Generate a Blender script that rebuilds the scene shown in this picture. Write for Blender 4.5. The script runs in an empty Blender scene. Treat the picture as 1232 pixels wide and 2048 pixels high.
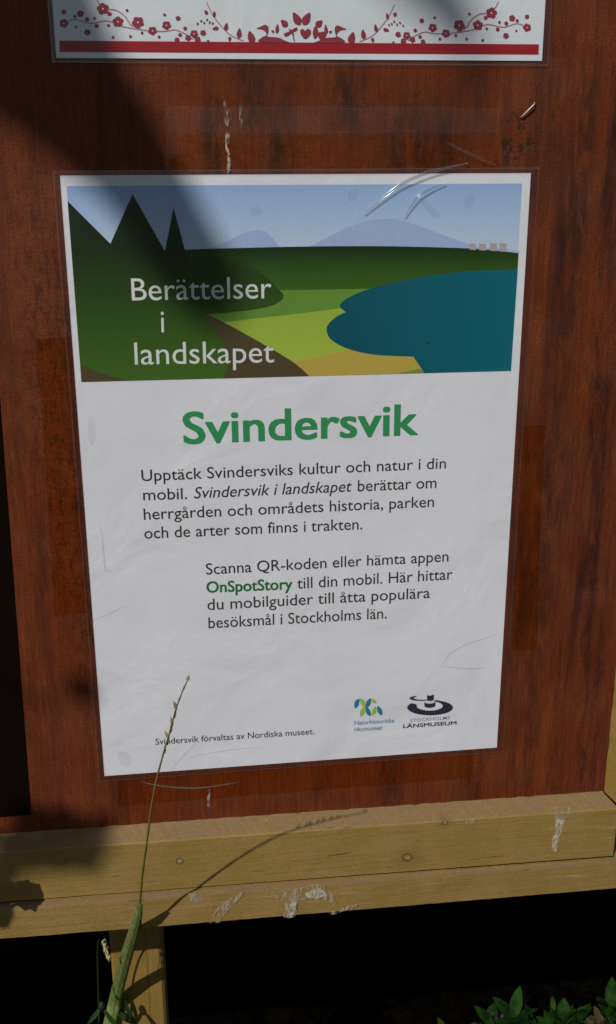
import bpy, bmesh, math, random
from mathutils import Vector, Matrix, noise as mnoise
random.seed(7)
sc = bpy.context.scene
# ------------------------------------------------------------------ camera
CAM = Vector((0.06446027, -0.68625014, 0.00460918))
FWD = Vector((0.11966093, 0.94230133, -0.3126491))
RGT = Vector((0.99185342, -0.127318, -0.00411266))
DWN = Vector((-0.04368122, -0.30960995, -0.94985979))
FPX, CX, CY = 2099.5, 616.0, 1024.0
cd = bpy.data.cameras.new('camera'); cam = bpy.data.objects.new('camera', cd)
sc.collection.objects.link(cam)
up, bk = -DWN, -FWD
cam.matrix_world = Matrix(((RGT.x, up.x, bk.x, CAM.x), (RGT.y, up.y, bk.y, CAM.y), (RGT.z, up.z, bk.z, CAM.z), (0, 0, 0, 1)))
cd.sensor_fit = 'VERTICAL'; cd.sensor_height = 24; cd.sensor_width = 24
cd.lens = FPX / 2048 * 24; cd.clip_start = 0.02; cd.clip_end = 500
sc.camera = cam
# ------------------------------------------------------------------ light
SUN = Vector((0.39537946, 0.61326593, -0.6837982)).normalized()      # direction the light travels
w = bpy.data.worlds.new('World'); sc.world = w; w.use_nodes = True
wn = w.node_tree; bg = wn.nodes['Background']
sky = wn.nodes.new('ShaderNodeTexSky'); sky.sky_type = 'NISHITA'; sky.sun_disc = False
sky.sun_elevation = math.radians(43.1); sky.sun_rotation = math.radians(212.8)
wn.links.new(sky.outputs[0], bg.inputs[0]); bg.inputs[1].default_value = 0.055
ld = bpy.data.lights.new('sun', 'SUN'); ld.energy = 4.6; ld.angle = math.radians(0.55); ld.color = (1, .95, .87)
lo = bpy.data.objects.new('sun', ld); sc.collection.objects.link(lo)
lo.rotation_euler = SUN.to_track_quat('-Z', 'Y').to_euler(); lo.location = (-3, -4, 5)
sc.view_settings.view_transform = 'Standard'; sc.view_settings.look = 'None'
sc.view_settings.exposure = -0.70; sc.view_settings.gamma = 1
# ------------------------------------------------------------------ helpers
def at(px, py, Y=0.0):
    d = FWD + RGT * ((px - CX) / FPX) + DWN * ((py - CY) / FPX)
    return CAM + d * ((Y - CAM.y) / d.y)
def lin(c): c /= 255; return c / 12.92 if c <= .04045 else ((c + .055) / 1.055) ** 2.4
def rgb(r, g, b, k=1.36): return tuple(min(.85, lin(v) * k) for v in (r, g, b)) + (1,)
def tag(o, label=None, cat=None, group=None, kind=None):
    if label: o['label'] = label
    if cat: o['category'] = cat
    if group: o['group'] = group
    if kind: o['kind'] = kind
    return o
def thing(name, loc, label, cat, group=None):
    o = bpy.data.objects.new(name, None); sc.collection.objects.link(o); o.location = loc
    o.empty_display_size = .02
    return tag(o, label, cat, group)
def root_loc(p):
    while p is not None and p.parent is not None: p = p.parent
    return Vector((0, 0, 0)) if p is None else Vector(p.location)
def mesh(name, vs, fs, mats, parent=None, mi=None, smooth=False, origin=None):
    off = root_loc(parent) if parent else (Vector(origin) if origin else Vector((0, 0, 0)))
    me = bpy.data.meshes.new(name)
    me.from_pydata([Vector(v) - off for v in vs], [], fs); 
    if not isinstance(mats, (list, tuple)): mats = [mats]
    for m in mats: me.materials.append(m)
    if mi: me.polygons.foreach_set('material_index', mi)
    if smooth: me.polygons.foreach_set('use_smooth', [True] * len(me.polygons))
    me.update()
    o = bpy.data.objects.new(name, me); sc.collection.objects.link(o)
    if parent: o.parent = parent
    else: o.location = off
    return o
class MB:
    def __init__(s): s.v = []; s.f = []; s.m = []
    def add(s, vs, fs, m=0):
        n = len(s.v); s.v += [Vector(v) for v in vs]; s.f += [tuple(i + n for i in f) for f in fs]; s.m += [m] * len(fs)
    def box(s, a, b, m=0):
        x0, y0, z0 = a; x1, y1, z1 = b
        s.add([(x0,y0,z0),(x1,y0,z0),(x1,y1,z0),(x0,y1,z0),(x0,y0,z1),(x1,y0,z1),(x1,y1,z1),(x0,y1,z1)],
              [(0,3,2,1),(4,5,6,7),(0,1,5,4),(1,2,6,5),(2,3,7,6),(3,0,4,7)], m)
    def tube(s, pts, rad, n=8, m=0, flat=None, cap=True):
        pts = [Vector(p) for p in pts]; k = len(pts); vs = []; fs = []
        for i, p in enumerate(pts):
            t = (pts[min(i+1, k-1)] - pts[max(i-1, 0)]).normalized()
            ref = flat if flat is not None else (Vector((0,1,0)) if abs(t.y) < .8 else Vector((1,0,0)))
            u = t.cross(ref).normalized(); v = t.cross(u).normalized()
            r = rad[i] if isinstance(rad, (list, tuple)) else rad
            ru, rv = r if isinstance(r, tuple) else (r, r)
            for j in range(n):
                a = 2*math.pi*j/n; vs.append(p + u*(math.cos(a)*ru) + v*(math.sin(a)*rv))
        for i in range(k-1):
            for j in range(n):
                a = i*n+j; b = i*n+(j+1) % n; fs.append((a, b, b+n, a+n))
        if cap: fs += [tuple(range(n-1, -1, -1)), tuple(range((k-1)*n, k*n))]
        s.add(vs, fs, m)
    def leaf(s, base, d, nrm, L, W, m=0, cup=.15, bend=.2, lobes=0, n=7):
        d = Vector(d).normalized(); nrm = Vector(nrm); sd = d.cross(nrm).normalized(); nn = sd.cross(d).normalized()
        vs = []; fs = []
        for i in range(n+1):
            t = i/n; wd = W*.5*math.sin(math.pi*min(1, t*.93+.04))**.8
            if lobes: wd *= 1 + .35*math.sin(t*lobes*2*math.pi)
            if i == n: wd = W*.01
            c = Vector(base) + d*(L*t) - nn*(bend*L*t*t)
            vs += [c - sd*wd + nn*cup*wd, c, c + sd*wd + nn*cup*wd]
        for i in range(n):
            a = i*3; fs += [(a, a+1, a+4, a+3), (a+1, a+2, a+5, a+4)]
        s.add(vs, fs, m)
    def build(s, name, mats, parent=None, smooth=False, origin=None):
        return mesh(name, s.v, s.f, mats, parent, s.m, smooth, origin)
def crom(p, n=6, closed=False):
    p = [Vector(q) for q in p]; out = []; k = len(p)
    for i in range(k if closed else k-1):
        a = p[(i-1) % k] if closed or i > 0 else p[0]; b = p[i]; c = p[(i+1) % k]
        d = p[(i+2) % k] if closed or i+2 < k else p[-1]
        for j in range(n):
            t = j/n
            out.append(.5*((2*b)+(c-a)*t+(2*a-5*b+4*c-d)*t*t+(3*b-a-3*c+d)*t**3))
    if not closed: out.append(p[-1])
    return out
# ------------------------------------------------------------------ materials
class NT:
    def __init__(s, name):
        s.mat = bpy.data.materials.new(name); s.mat.use_nodes = True; s.t = s.mat.node_tree
        s.p = s.t.nodes['Principled BSDF']; s.out = s.t.nodes['Material Output']
    def n(s, ty, ins=None, **kw):
        o = s.t.nodes.new('ShaderNode' + ty)
        for k, v in kw.items(): setattr(o, k, v)
        for k, v in (ins or {}).items(): s.set(o.inputs[k], v)
        return o
    def set(s, inp, v):
        if isinstance(v, bpy.types.NodeSocket): s.t.links.new(v, inp)
        else: inp.default_value = v
    def pos(s, scale=(1,1,1), loc=(0,0,0)):
        g = s.n('NewGeometry'); m = s.n('Mapping', {'Vector': g.outputs['Position'], 'Scale': scale, 'Location': loc}); return m.outputs[0]
    def noise(s, vec, scale, detail=4, rough=.6, dist=0):
        return s.n('TexNoise', {'Vector': vec, 'Scale': scale, 'Detail': detail, 'Roughness': rough, 'Distortion': dist}).outputs['Fac']
    def math(s, op, a, b=0.0, clamp=False):
        o = s.n('Math', {0: a, 1: b}, operation=op); o.use_clamp = clamp; return o.outputs[0]
    def ramp(s, v, lo, hi, a=0.0, b=1.0):
        return s.n('MapRange', {'Value': v, 'From Min': lo, 'From Max': hi, 'To Min': a, 'To Max': b}, interpolation_type='SMOOTHSTEP').outputs[0]
    def mix(s, f, a, b, bt='MIX'):
        o = s.n('Mix', data_type='RGBA', blend_type=bt); s.set(o.inputs[0], f); s.set(o.inputs[6], a); s.set(o.inputs[7], b); return o.outputs[2]
    def bump(s, h, strength=.3, dist=.001):
        b = s.n('Bump', {'Height': h, 'Strength': strength, 'Distance': dist}); s.set(s.p.inputs['Normal'], b.outputs[0])
    def spot(s, x, z, rx, rz):     # 1 in the middle of an ellipse on the board, 0 outside
        v = s.pos((1/rx, 0, 1/rz), (-x/rx, 0, -z/rz))
        l = s.n('VectorMath', {0: v}, operation='LENGTH').outputs['Value']
        return s.ramp(l, 0.2, 1.0, 1.0, 0.0)
def flat(name, c, rough=.5, grain=.0, spec=.3):
    t = NT(name); t.set(t.p.inputs['Roughness'], rough); t.set(t.p.inputs['Specular IOR Level'], spec)
    if grain:
        f = t.ramp(t.noise(t.pos(), 900, 3, .7), .3, .7)
        t.set(t.p.inputs['Base Color'], t.mix(f, tuple(v*(1-grain) for v in c[:3])+(1,), tuple(min(1, v*(1+grain)) for v in c[:3])+(1,)))
    else: t.set(t.p.inputs['Base Color'], c)
    return t.mat
def grad(name, stops, axis=(0, 0, 1), grain=.06):     # printed gradient: colour runs along an axis of the print
    t = NT(name); g = t.n('NewGeometry'); d = t.n('VectorMath', {0: g.outputs['Position'], 1: axis}, operation='DOT_PRODUCT').outputs['Value']
    col = stops[0][1]
    for (a, c0), (b, c1) in zip(stops, stops[1:]): col = t.mix(t.n('MapRange', {'Value': d, 'From Min': a, 'From Max': b}).outputs[0], col, c1)
    f = t.noise(t.pos(), 900, 3, .7)
    k = t.ramp(f, .3, .7, 1-grain, 1+grain)
    m = t.n('VectorMath', {0: col}, operation='SCALE'); t.set(m.inputs['Scale'], k)
    t.set(t.p.inputs['Base Color'], m.outputs[0]); t.set(t.p.inputs['Roughness'], .5); t.set(t.p.inputs['Specular IOR Level'], .3)
    return t.mat
def film(name, tint, gloss=.05, rough=.12, milk=0.0, bumpy=0.0):
    t = NT(name); tr = t.n('BsdfTransparent', {'Color': tint}); gl = t.n('BsdfGlossy', {'Roughness': rough, 'Color': (1, 1, 1, 1)})
    if bumpy:
        b = t.n('Bump', {'Height': t.noise(t.pos((1, 1, 1)), 45, 3, .5), 'Strength': bumpy, 'Distance': .003}); t.set(gl.inputs['Normal'], b.outputs[0])
    mx = t.n('MixShader', {0: gloss, 1: tr.outputs[0], 2: gl.outputs[0]}); last = mx
    if milk:
        df = t.n('BsdfDiffuse', {'Color': (.75, .75, .75, 1)})
        last = t.n('MixShader', {0: milk, 1: mx.outputs[0], 2: df.outputs[0]})
    t.t.links.new(last.outputs[0], t.out.inputs['Surface']); return t.mat
def smear(name, col, lo, hi, scale=160, stretch=(1, 1, .5), amax=.85):     # patchy dried splash: noise decides where it covers
    t = NT(name); f = t.math('MULTIPLY', t.ramp(t.noise(t.pos(stretch), scale, 5, .7), lo, hi), amax)
    t.set(t.p.inputs['Base Color'], col); t.set(t.p.inputs['Roughness'], .8); t.set(t.p.inputs['Alpha'], f); return t.mat

# plywood panel
t = NT('red_brown_plywood')
p1 = t.pos((1, 1, .07)); p2 = t.pos((1, 1, .16), (3, 0, 1)); p3 = t.pos((1, 1, 1))
streak = t.ramp(t.noise(p1, 62, 5, .72, .5), .46, .74)
fine = t.ramp(t.noise(p2, 420, 4, .7), .3, .72)
blot = t.ramp(t.noise(p3, 22, 4, .6), .35, .7)
cross = t.ramp(t.noise(t.pos((.3, 1, 1), (0, 0, 5)), 760, 4, .7), .35, .7)
gx = t.n('SeparateXYZ', {0: t.n('NewGeometry').outputs['Position']})
right = t.ramp(gx.outputs[0], .285, .345); low = t.ramp(gx.outputs[2], -.12, -.38)
base = t.mix(blot, rgb(109, 48, 16, .92), rgb(120, 60, 30, .92))
base = t.mix(t.math('MULTIPLY', low, .45), base, rgb(108, 48, 26, .92))
base = t.mix(t.math('MULTIPLY', fine, .34), base, rgb(66, 30, 16, .86))
base = t.mix(t.math('MULTIPLY', cross, .16), base, rgb(140, 78, 44, .86))
band = t.ramp(t.noise(t.pos((1, 1, .05), (11, 0, 0)), 38, 3, .6, .3), .46, .66); brk = t.ramp(t.noise(t.pos((1, 1, .3), (0, 3, 0)), 55, 5, .75, .6), .36, .66)
dk = t.math('MULTIPLY', streak, t.math('ADD', t.math('MULTIPLY', right, .45), .45), True)
base = t.mix(dk, base, rgb(58, 30, 24, .86))
base = t.mix(t.math('MULTIPLY', t.math('MULTIPLY', band, brk), t.math('ADD', t.math('MULTIPLY', right, .35), .5), True), base, rgb(44, 24, 22, .86))
warm_streak = t.ramp(t.noise(t.pos((1, 1, .08), (5, 0, 9)), 70, 4, .7, .4), .55, .75)  # random brighter orange streaks running up the plywood
base = t.mix(t.math('MULTIPLY', warm_streak, .5), base, rgb(142, 66, 26, .92))
# black specks down the left margin, dark veins on the right, gouged patch by the staple
lp = at(75, 480); speck = t.math('ADD', t.ramp(t.noise(t.pos((1, 1, .4), (9, 2, 4)), 230, 5, .8), .50, .60), t.math('MULTIPLY', t.ramp(t.noise(t.pos((.35, 1, 1.3), (3, 2, 7)), 260, 4, .8), .53, .61), .7), True)
lm = t.math('MULTIPLY', speck, t.math('ADD', t.spot(lp.x+.002, -.12, .03, .22), t.spot(lp.x+.012, -.25, .022, .2), True))
base = t.mix(t.math('MULTIPLY', lm, .62), base, rgb(42, 24, 18, .86))
for (px, py, rx, rz, k) in ((1130, 600, .012, .16, .6), (1168, 330, .008, .12, .7), (1105, 1000, .010, .14, .6), (1075, 1230, .010, .12, .55), (1060, 1480, .006, .09, .5),
                            (560, 300, .011, .05, .85), (820, 310, .02, .05, .85), (505, 180, .01, .05, .85), (430, 300, .008, .05, .85), (700, 190, .012, .05, .85), (880, 300, .010, .05, .85), (950, 200, .009, .05, .5), (610, 200, .006, .05, .5), (1040, 1150, .008, .12, .5), (1100, 250, .012, .1, .5), (640, 1565, .008, .03, .5), (775, 1555, .010, .03, .5)):
    q = at(px, py); br = t.ramp(t.noise(t.pos((1, 1, .25), (px, 0, 0)), 150, 5, .7, .5), .36, .62)
    base = t.mix(t.math('MULTIPLY', t.math('MULTIPLY', t.spot(q.x, q.z, rx*1.5, rz), br), k), base, rgb(48, 30, 24, .86))
q = at(1030, 285); gouge = t.ramp(t.noise(t.pos((1, 1, .8), (2, 2, 2)), 130, 5, .7), .50, .58)
gm = t.math('MULTIPLY', gouge, t.spot(q.x, q.z, .022, .026))
q = at(900, 200); gm2 = t.math('MULTIPLY', t.math('MULTIPLY', t.ramp(t.noise(t.pos((1, 1, .8), (7, 2, 2)), 120, 5, .7), .54, .62), t.spot(q.x-.05, q.z, .06, .012)), .6)
gall = t.math('ADD', gm, gm2, True)
base = t.mix(t.math('MULTIPLY', gall, .85), base, rgb(50, 34, 22, .86))
gr = t.math('MULTIPLY', t.ramp(t.noise(p3, 850, 4, .8), .28, .72, .62, 1.38), t.ramp(t.noise(p1, 480, 3, .7), .3, .7, .86, 1.14))
sca = t.n('VectorMath', {0: base}, operation='SCALE'); t.set(sca.inputs['Scale'], gr)
t.set(t.p.inputs['Base Color'], sca.outputs[0])
t.set(t.p.inputs['Roughness'], t.ramp(blot, 0, 1, .5, .68)); t.set(t.p.inputs['Specular IOR Level'], .25)
hh = t.math('SUBTRACT', t.math('ADD', t.math('MULTIPLY', cross, .25), t.math('MULTIPLY', fine, .4)), t.math('MULTIPLY', gall, 2.5))
t.bump(hh, .35, .0006)
M_PLY = t.mat
# ochre painted timber
def ochre(name, c0, c1, knots=(), axis='x'):
    t = NT(name); st = (.06, 1, 1) if axis == 'x' else (1, 1, .06)
    g1 = t.noise(t.pos(st), 260, 5, .65, .6); g2 = t.noise(t.pos(st, (4, 0, 0)), 900, 3, .7); b = t.ramp(t.noise(t.pos(), 28, 4, .6), .35, .68)
    c = t.mix(b, c0, c1); dark = tuple(v*.62 for v in c0[:3]) + (1,)
    c = t.mix(t.ramp(g1, .55, .75, 0, .45), c, dark)
    crack = t.ramp(t.noise(t.pos((.09, 1, 1) if axis == 'x' else (1, 1, .09), (1, 0, 8)), 210, 3, .5, .8), .68, .73, 0, .55)
    c = t.mix(crack, c, (.07, .045, .015, 1))
    kh = None
    for (x, z, r) in knots:
        v = t.pos((1/r, 0, 1.3/r), (-x/r, 0, -z*1.3/r)); l = t.n('VectorMath', {0: v}, operation='LENGTH').outputs['Value']
        l = t.math('ADD', l, t.math('MULTIPLY', t.noise(t.pos(), 240, 3, .6), .5))
        ring = t.math('MULTIPLY', t.ramp(t.math('ABSOLUTE', t.math('SUBTRACT', l, .62)), .0, .17, 1, 0), .75)
        c = t.mix(t.ramp(l, .9, 1.9, .4, 0), c, dark); c = t.mix(ring, c, (.10, .06, .03, 1))
        c = t.mix(t.ramp(l, .35, .52, .55, 0), c, rgb(150, 120, 90))
        kh = t.math('ADD', ring, kh if kh is not None else 0.0)
    if axis == 'z':
        x_ = t.math('ADD', t.n('SeparateXYZ', {0: t.n('NewGeometry').outputs['Position']}).outputs[0], t.math('MULTIPLY', t.noise(t.pos((.1, .1, 1)), 14, 4, .6), .004))
        c = t.mix(t.ramp(t.math('ABSOLUTE', t.math('SUBTRACT', x_, at(298, 1990, .066).x + .002)), .0, .0006, .8, 0), c, (.08, .05, .02, 1))
    if 'lower' in name or 'rail' in name:
        sc_ = t.ramp(t.noise(t.pos((.10, 1, 1), (2, 0, 3)), 120, 4, .6, .5), .60, .72)
        c = t.mix(t.math('MULTIPLY', t.math('MULTIPLY', sc_, t.ramp(t.noise(t.pos(), 420, 4, .8), .35, .6)), .5 if 'lower' in name else .22), c, rgb(166, 146, 112))
    gr = t.ramp(t.noise(t.pos(), 1300, 2, .8), .25, .75, .78, 1.22)
    s = t.n('VectorMath', {0: c}, operation='SCALE'); t.set(s.inputs['Scale'], gr)
    t.set(t.p.inputs['Base Color'], s.outputs[0]); t.set(t.p.inputs['Roughness'], .6); t.set(t.p.inputs['Specular IOR Level'], .3)
    h = t.math('ADD', t.math('MULTIPLY', g1, 1.2), t.math('MULTIPLY', g2, .5))
    h = t.math('SUBTRACT', h, t.math('MULTIPLY', crack, 1.0))
    if kh is not None: h = t.math('SUBTRACT', h, kh)
    t.bump(h, .55, .0007); return t.mat
kA = at(815, 1716, -.0125); kB = at(888, 1640, -.009)
M_RAIL = ochre('ochre_paint_rail', rgb(124, 101, 53), rgb(132, 108, 62), ((kA.x, kA.z, .0105), (kB.x, kB.z, .006)))
M_LOW = ochre('ochre_paint_lower', rgb(122, 99, 52), rgb(132, 108, 64))
M_POST = ochre('ochre_paint_post', rgb(120, 97, 46), rgb(128, 104, 54), axis='z')
# paper and print
def paper(name, c):
    t = NT(name); f = t.noise(t.pos(), 1100, 3, .75); b = t.noise(t.pos(), 14, 3, .5)
    s = t.n('VectorMath', {0: c[:3]}, operation='SCALE'); t.set(s.inputs['Scale'], t.math('MULTIPLY', t.ramp(f, .25, .75, .94, 1.06), t.ramp(b, .3, .7, .975, 1.025)))
    t.set(t.p.inputs['Base Color'], s.outputs[0]); t.set(t.p.inputs['Roughness'], .55); t.set(t.p.inputs['Specular IOR Level'], .3)
    t.bump(t.math('ADD', t.math('MULTIPLY', t.noise(t.pos((1, 1, 1)), 14, 3, .5, .8), 1.0), t.math('MULTIPLY', f, .012)), .34, .006); return t.mat
M_PAPER = paper('white_paper', (.775, .798, .875, 1))
M_PAPER2 = paper('white_paper_upper', (.73, .79, .85, 1))
M_INK = flat('black_ink', (.035, .035, .04, 1), .5)
M_GREEN = flat('green_ink', rgb(44, 130, 80), .5, .06)
M_GREEN2 = flat('dark_green_ink', rgb(28, 98, 52), .5)
M_WHITE = flat('unprinted_white', (.74, .77, .78, 1), .5, .03)
M_RED = flat('red_ink', rgb(138, 16, 28), .5, .08)
M_ROSE = flat('rose_ink', rgb(128, 42, 58), .5, .08)
M_ROSE2 = flat('pale_rose_ink', rgb(150, 105, 120), .5, .05)
M_TEAL = flat('teal_ink', rgb(40, 108, 134), .5); M_LIME = flat('lime_ink', rgb(142, 170, 70), .5)
M_TEXTTEAL = flat('pale_teal_ink', rgb(95, 135, 160), .5); M_NAVY = flat('navy_ink', rgb(42, 42, 58), .5); M_GREY = flat('grey_ink', rgb(135, 130, 138), .5)
M_FILM = film('clear_laminate', (.985, .985, .985, 1), .035, .22, 0, .15)
M_RIM = film('laminate_rim', (.86, .78, .84, 1), .05, .2, .008, .2)
M_SEAM = film('laminate_cut_edge', (.85, .82, .84, 1), .1, .3, .05)
M_TAPE = film('clear_tape', (.975, .82, .57, 1), .03, .16, 0, .4)
M_TAPE2 = film('dulled_tape', (.96, .89, .80, 1), .03, .3, .012, .4)
M_TEDGE = film('tape_edge', (.93, .88, .82, 1), .05, .3, .02)
M_WRINK = film('wrinkled_film', (.95, .95, .95, 1), .24, .14, .055)
M_SCUFF = film('scuffed_film', (.968, .968, .972, 1), .04, .4, .015)
# ------------------------------------------------------------------ ground
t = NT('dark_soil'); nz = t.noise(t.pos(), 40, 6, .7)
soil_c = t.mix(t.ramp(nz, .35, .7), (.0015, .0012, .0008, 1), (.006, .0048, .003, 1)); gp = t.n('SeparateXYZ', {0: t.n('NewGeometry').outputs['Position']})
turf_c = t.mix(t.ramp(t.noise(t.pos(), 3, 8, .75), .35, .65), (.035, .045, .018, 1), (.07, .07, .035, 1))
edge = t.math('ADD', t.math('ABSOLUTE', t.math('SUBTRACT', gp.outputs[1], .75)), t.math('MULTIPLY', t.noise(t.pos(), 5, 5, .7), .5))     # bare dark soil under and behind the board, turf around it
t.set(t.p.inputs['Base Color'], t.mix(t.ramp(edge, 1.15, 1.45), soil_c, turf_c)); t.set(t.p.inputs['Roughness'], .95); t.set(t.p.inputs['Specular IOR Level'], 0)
t.bump(nz, .8, .02)
M_SOIL = t.mat
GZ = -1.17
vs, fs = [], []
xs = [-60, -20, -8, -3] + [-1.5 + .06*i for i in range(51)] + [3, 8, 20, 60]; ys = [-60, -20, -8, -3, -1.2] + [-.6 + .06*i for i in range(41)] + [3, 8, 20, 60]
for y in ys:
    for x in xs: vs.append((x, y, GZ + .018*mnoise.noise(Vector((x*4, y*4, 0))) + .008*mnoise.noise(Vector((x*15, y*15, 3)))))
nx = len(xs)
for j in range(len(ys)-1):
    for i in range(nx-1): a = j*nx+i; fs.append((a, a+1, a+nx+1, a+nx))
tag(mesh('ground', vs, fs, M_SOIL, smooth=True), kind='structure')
# ------------------------------------------------------------------ notice board
XL, XR = -.60, .47
board = thing('notice_board', (.03, .09, GZ), 'red-brown plywood notice board in an ochre timber frame on a square post', 'notice board')
mb = MB(); mb.box((XL, 0, -.50), (XR, .012, .56)); mb.build('panel', M_PLY, board)
def line(p, q, Y):
    a = at(*p, Y); b = at(*q, Y); return lambda x: a.z + (b.z - a.z)*(x - a.x)/(b.x - a.x)
PR, PL = .0125, .0165
zA = line((0, 1668), (1205, 1582), 0); zB = line((0, 1706), (1232, 1618), -PR); zC = line((0, 1806), (1232, 1713), -PR); zD = line((0, 1880), (1232, 1785), -PL)
XM = at(1205, 1582).x           # inner corner with the right stile
XM2 = XM + (zA(XM) - zB(XM))*.95
M_FADED = ochre('faded_ochre_paint', rgb(112, 92, 64), rgb(118, 94, 58), ((kB.x, kB.z, .006),))
def rail(name, prof, x0, x1, mat, jit, n=260, end=None, faded=()):
    # prof: list of (function x->(y,z)); extruded along x, first point jittered where paint meets panel
    vs, fs = [], []; k = len(prof)
    for i in range(n+1):
        for j, f in enumerate(prof):
            xe = x1 + (end[j] if end else 0); x = x0 + (xe-x0)*i/n; y, z = f(x)
            jz = jit[j]*(mnoise.noise(Vector((x*130, j*3.1, 0)))*.7 + mnoise.noise(Vector((x*420, j*3.1, 5)))*.5)
            vs.append((x, y, z+jz))
    for i in range(n):
        for j in range(k-1):
            a = i*k+j; fs.append((a, a+1, a+k+1, a+k))
    fs.append(tuple(range(k))); fs.append(tuple(n*k+j for j in range(k-1, -1, -1)))
    return mesh(name, vs, fs, [mat, M_FADED], board, [1 if (q % (k-1)) in faded and q < n*(k-1) else 0 for q in range(len(fs))])
ez = XM2 - XM
rail('bottom_rail', [lambda x: (.0, zA(x)-.0), lambda x: (-.0008, zA(x)-.0006), lambda x: (-PR+.0006, zB(x)+.0006), lambda x: (-PR, zB(x)-.0006), lambda x: (-PR, zC(x)+.001), lambda x: (-PR+.001, zC(x)+.0002), lambda x: (.058, zC(x)), lambda x: (.058, zA(x)-.02), lambda x: (.0125, zA(x)-.02), lambda x: (.0125, zA(x)-.02)],
     XL, XM, M_RAIL, [.0009, .0006, .0005, .0003, .0003, .0003, 0, 0, 0, 0], end=[0, 0, ez, ez, ez, ez, ez, ez, ez, ez], faded=(0, 1))
gap = lambda x: .0004 + max(0, (x - .05))*.0058
def ylo(x): return -PL + max(0, (x-.02))*.010
rail('lower_board', [lambda x: (.05, zC(x)-gap(x)-.0002), lambda x: (-PR+.001, zC(x)-gap(x)-.0004), lambda x: (min(-PR+.001, ylo(x)+.001), zC(x)-gap(x)-.0012), lambda x: (ylo(x), zC(x)-gap(x)-.0040), lambda x: (ylo(x), zD(x)+.0012), lambda x: (ylo(x)+.0012, zD(x)), lambda x: (.05, zD(x))],
     XL, XR, M_LOW, [0, .0003, .0004, .0004, .0004, .0003, 0], faded=(1, 2))
# right stile, mitred into the rail
xs0 = at(1232, 1400).x; 
def stile(xi, xo, sgn):
    mb = MB(); n = 160; k = 5; vs = []; fs = []
    z0 = zA(xi); z1 = .56
    for i in range(n+1):
        tt = i/n
        prof = [(xi, -.0004, z0), (xi+sgn*.010, -PR+.0006, zB(xi+sgn*.012)), (xi+sgn*.0115, -PR, zB(xi+sgn*.0125)), (xo, -PR, zB(xi+sgn*.0125)), (xo, .058, zB(xi+sgn*.0125))]
        for j, (x, y, zb) in enumerate(prof):
            z = zb + (z1-zb)*tt; jx = (.0009, .0005, .0003, 0, 0)[j]*(mnoise.noise(Vector((z*120, 7+j, 0)))+.5*mnoise.noise(Vector((z*420, j, 2))))
            vs.append((x+jx, y, z))
    for i in range(n):
        for j in range(k-1):
            a = i*k+j; f = (a, a+1, a+k+1, a+k); fs.append(f if sgn < 0 else f[::-1])
    mb.add(vs, fs); 
    return mb.build('stile', M_POST, board)
stile(XM+.0012, XR, 1)
# post seen under the board, and the second one off to the left
def post(xc, wd, y0, y1):
    mb = MB(); x0, x1 = xc-wd/2, xc+wd/2; c = .0022
    pr = [(x0, y0+c), (x0+c, y0), (x1-c, y0), (x1, y0+c), (x1, y1), (x0, y1)]; n = 40; vs = []; fs = []; k = 6
    for i in range(n+1):
        z = GZ-.1 + (.5-GZ+.1)*i/n
        for (x, y) in pr: vs.append((x + .0007*mnoise.noise(Vector((z*20, x*90, 1))), y, z))
    for i in range(n):
        for j in range(k): a = i*k+j; b = i*k+(j+1) % k; fs.append((a, b, b+k, a+k))
    fs.append(tuple(range(n*k, n*k+k))); mb.add(vs, fs); return mb.build('post', M_POST, board)
pl_ = at(225, 1960, .066); pr_ = at(329.5, 1980, .066)
post((pl_.x+pr_.x)/2, pr_.x-pl_.x, .066, .116)
post(-.53, .05, .066, .116)
# countersunk screw with filler
def disc(mb, c, r, y, n=14, m=0, dome=.0):
    vs = [(c.x, y-dome, c.z)] + [(c.x+r*math.cos(2*math.pi*i/n)*random.uniform(.88, 1.1), y, c.z+r*math.sin(2*math.pi*i/n)*random.uniform(.88, 1.1)) for i in range(n)]
    mb.add(vs, [(0, 1+(i+1) % n, 1+i) for i in range(n)], m)
M_SCREW = flat('dull_screw', rgb(132, 112, 86), .6); M_HOLE = flat('dark_recess', (.10, .075, .04, 1), .8)
c = at(359, 1722, -PR); mb = MB(); disc(mb, c, .0029, -PR-.0003); disc(mb, c+Vector((.0004, 0, .0002)), .0021, -PR-.0007, 12, 1, .0004); mb.build('screw', [M_HOLE, M_SCREW], board)
c = at(1067, 215)
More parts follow.
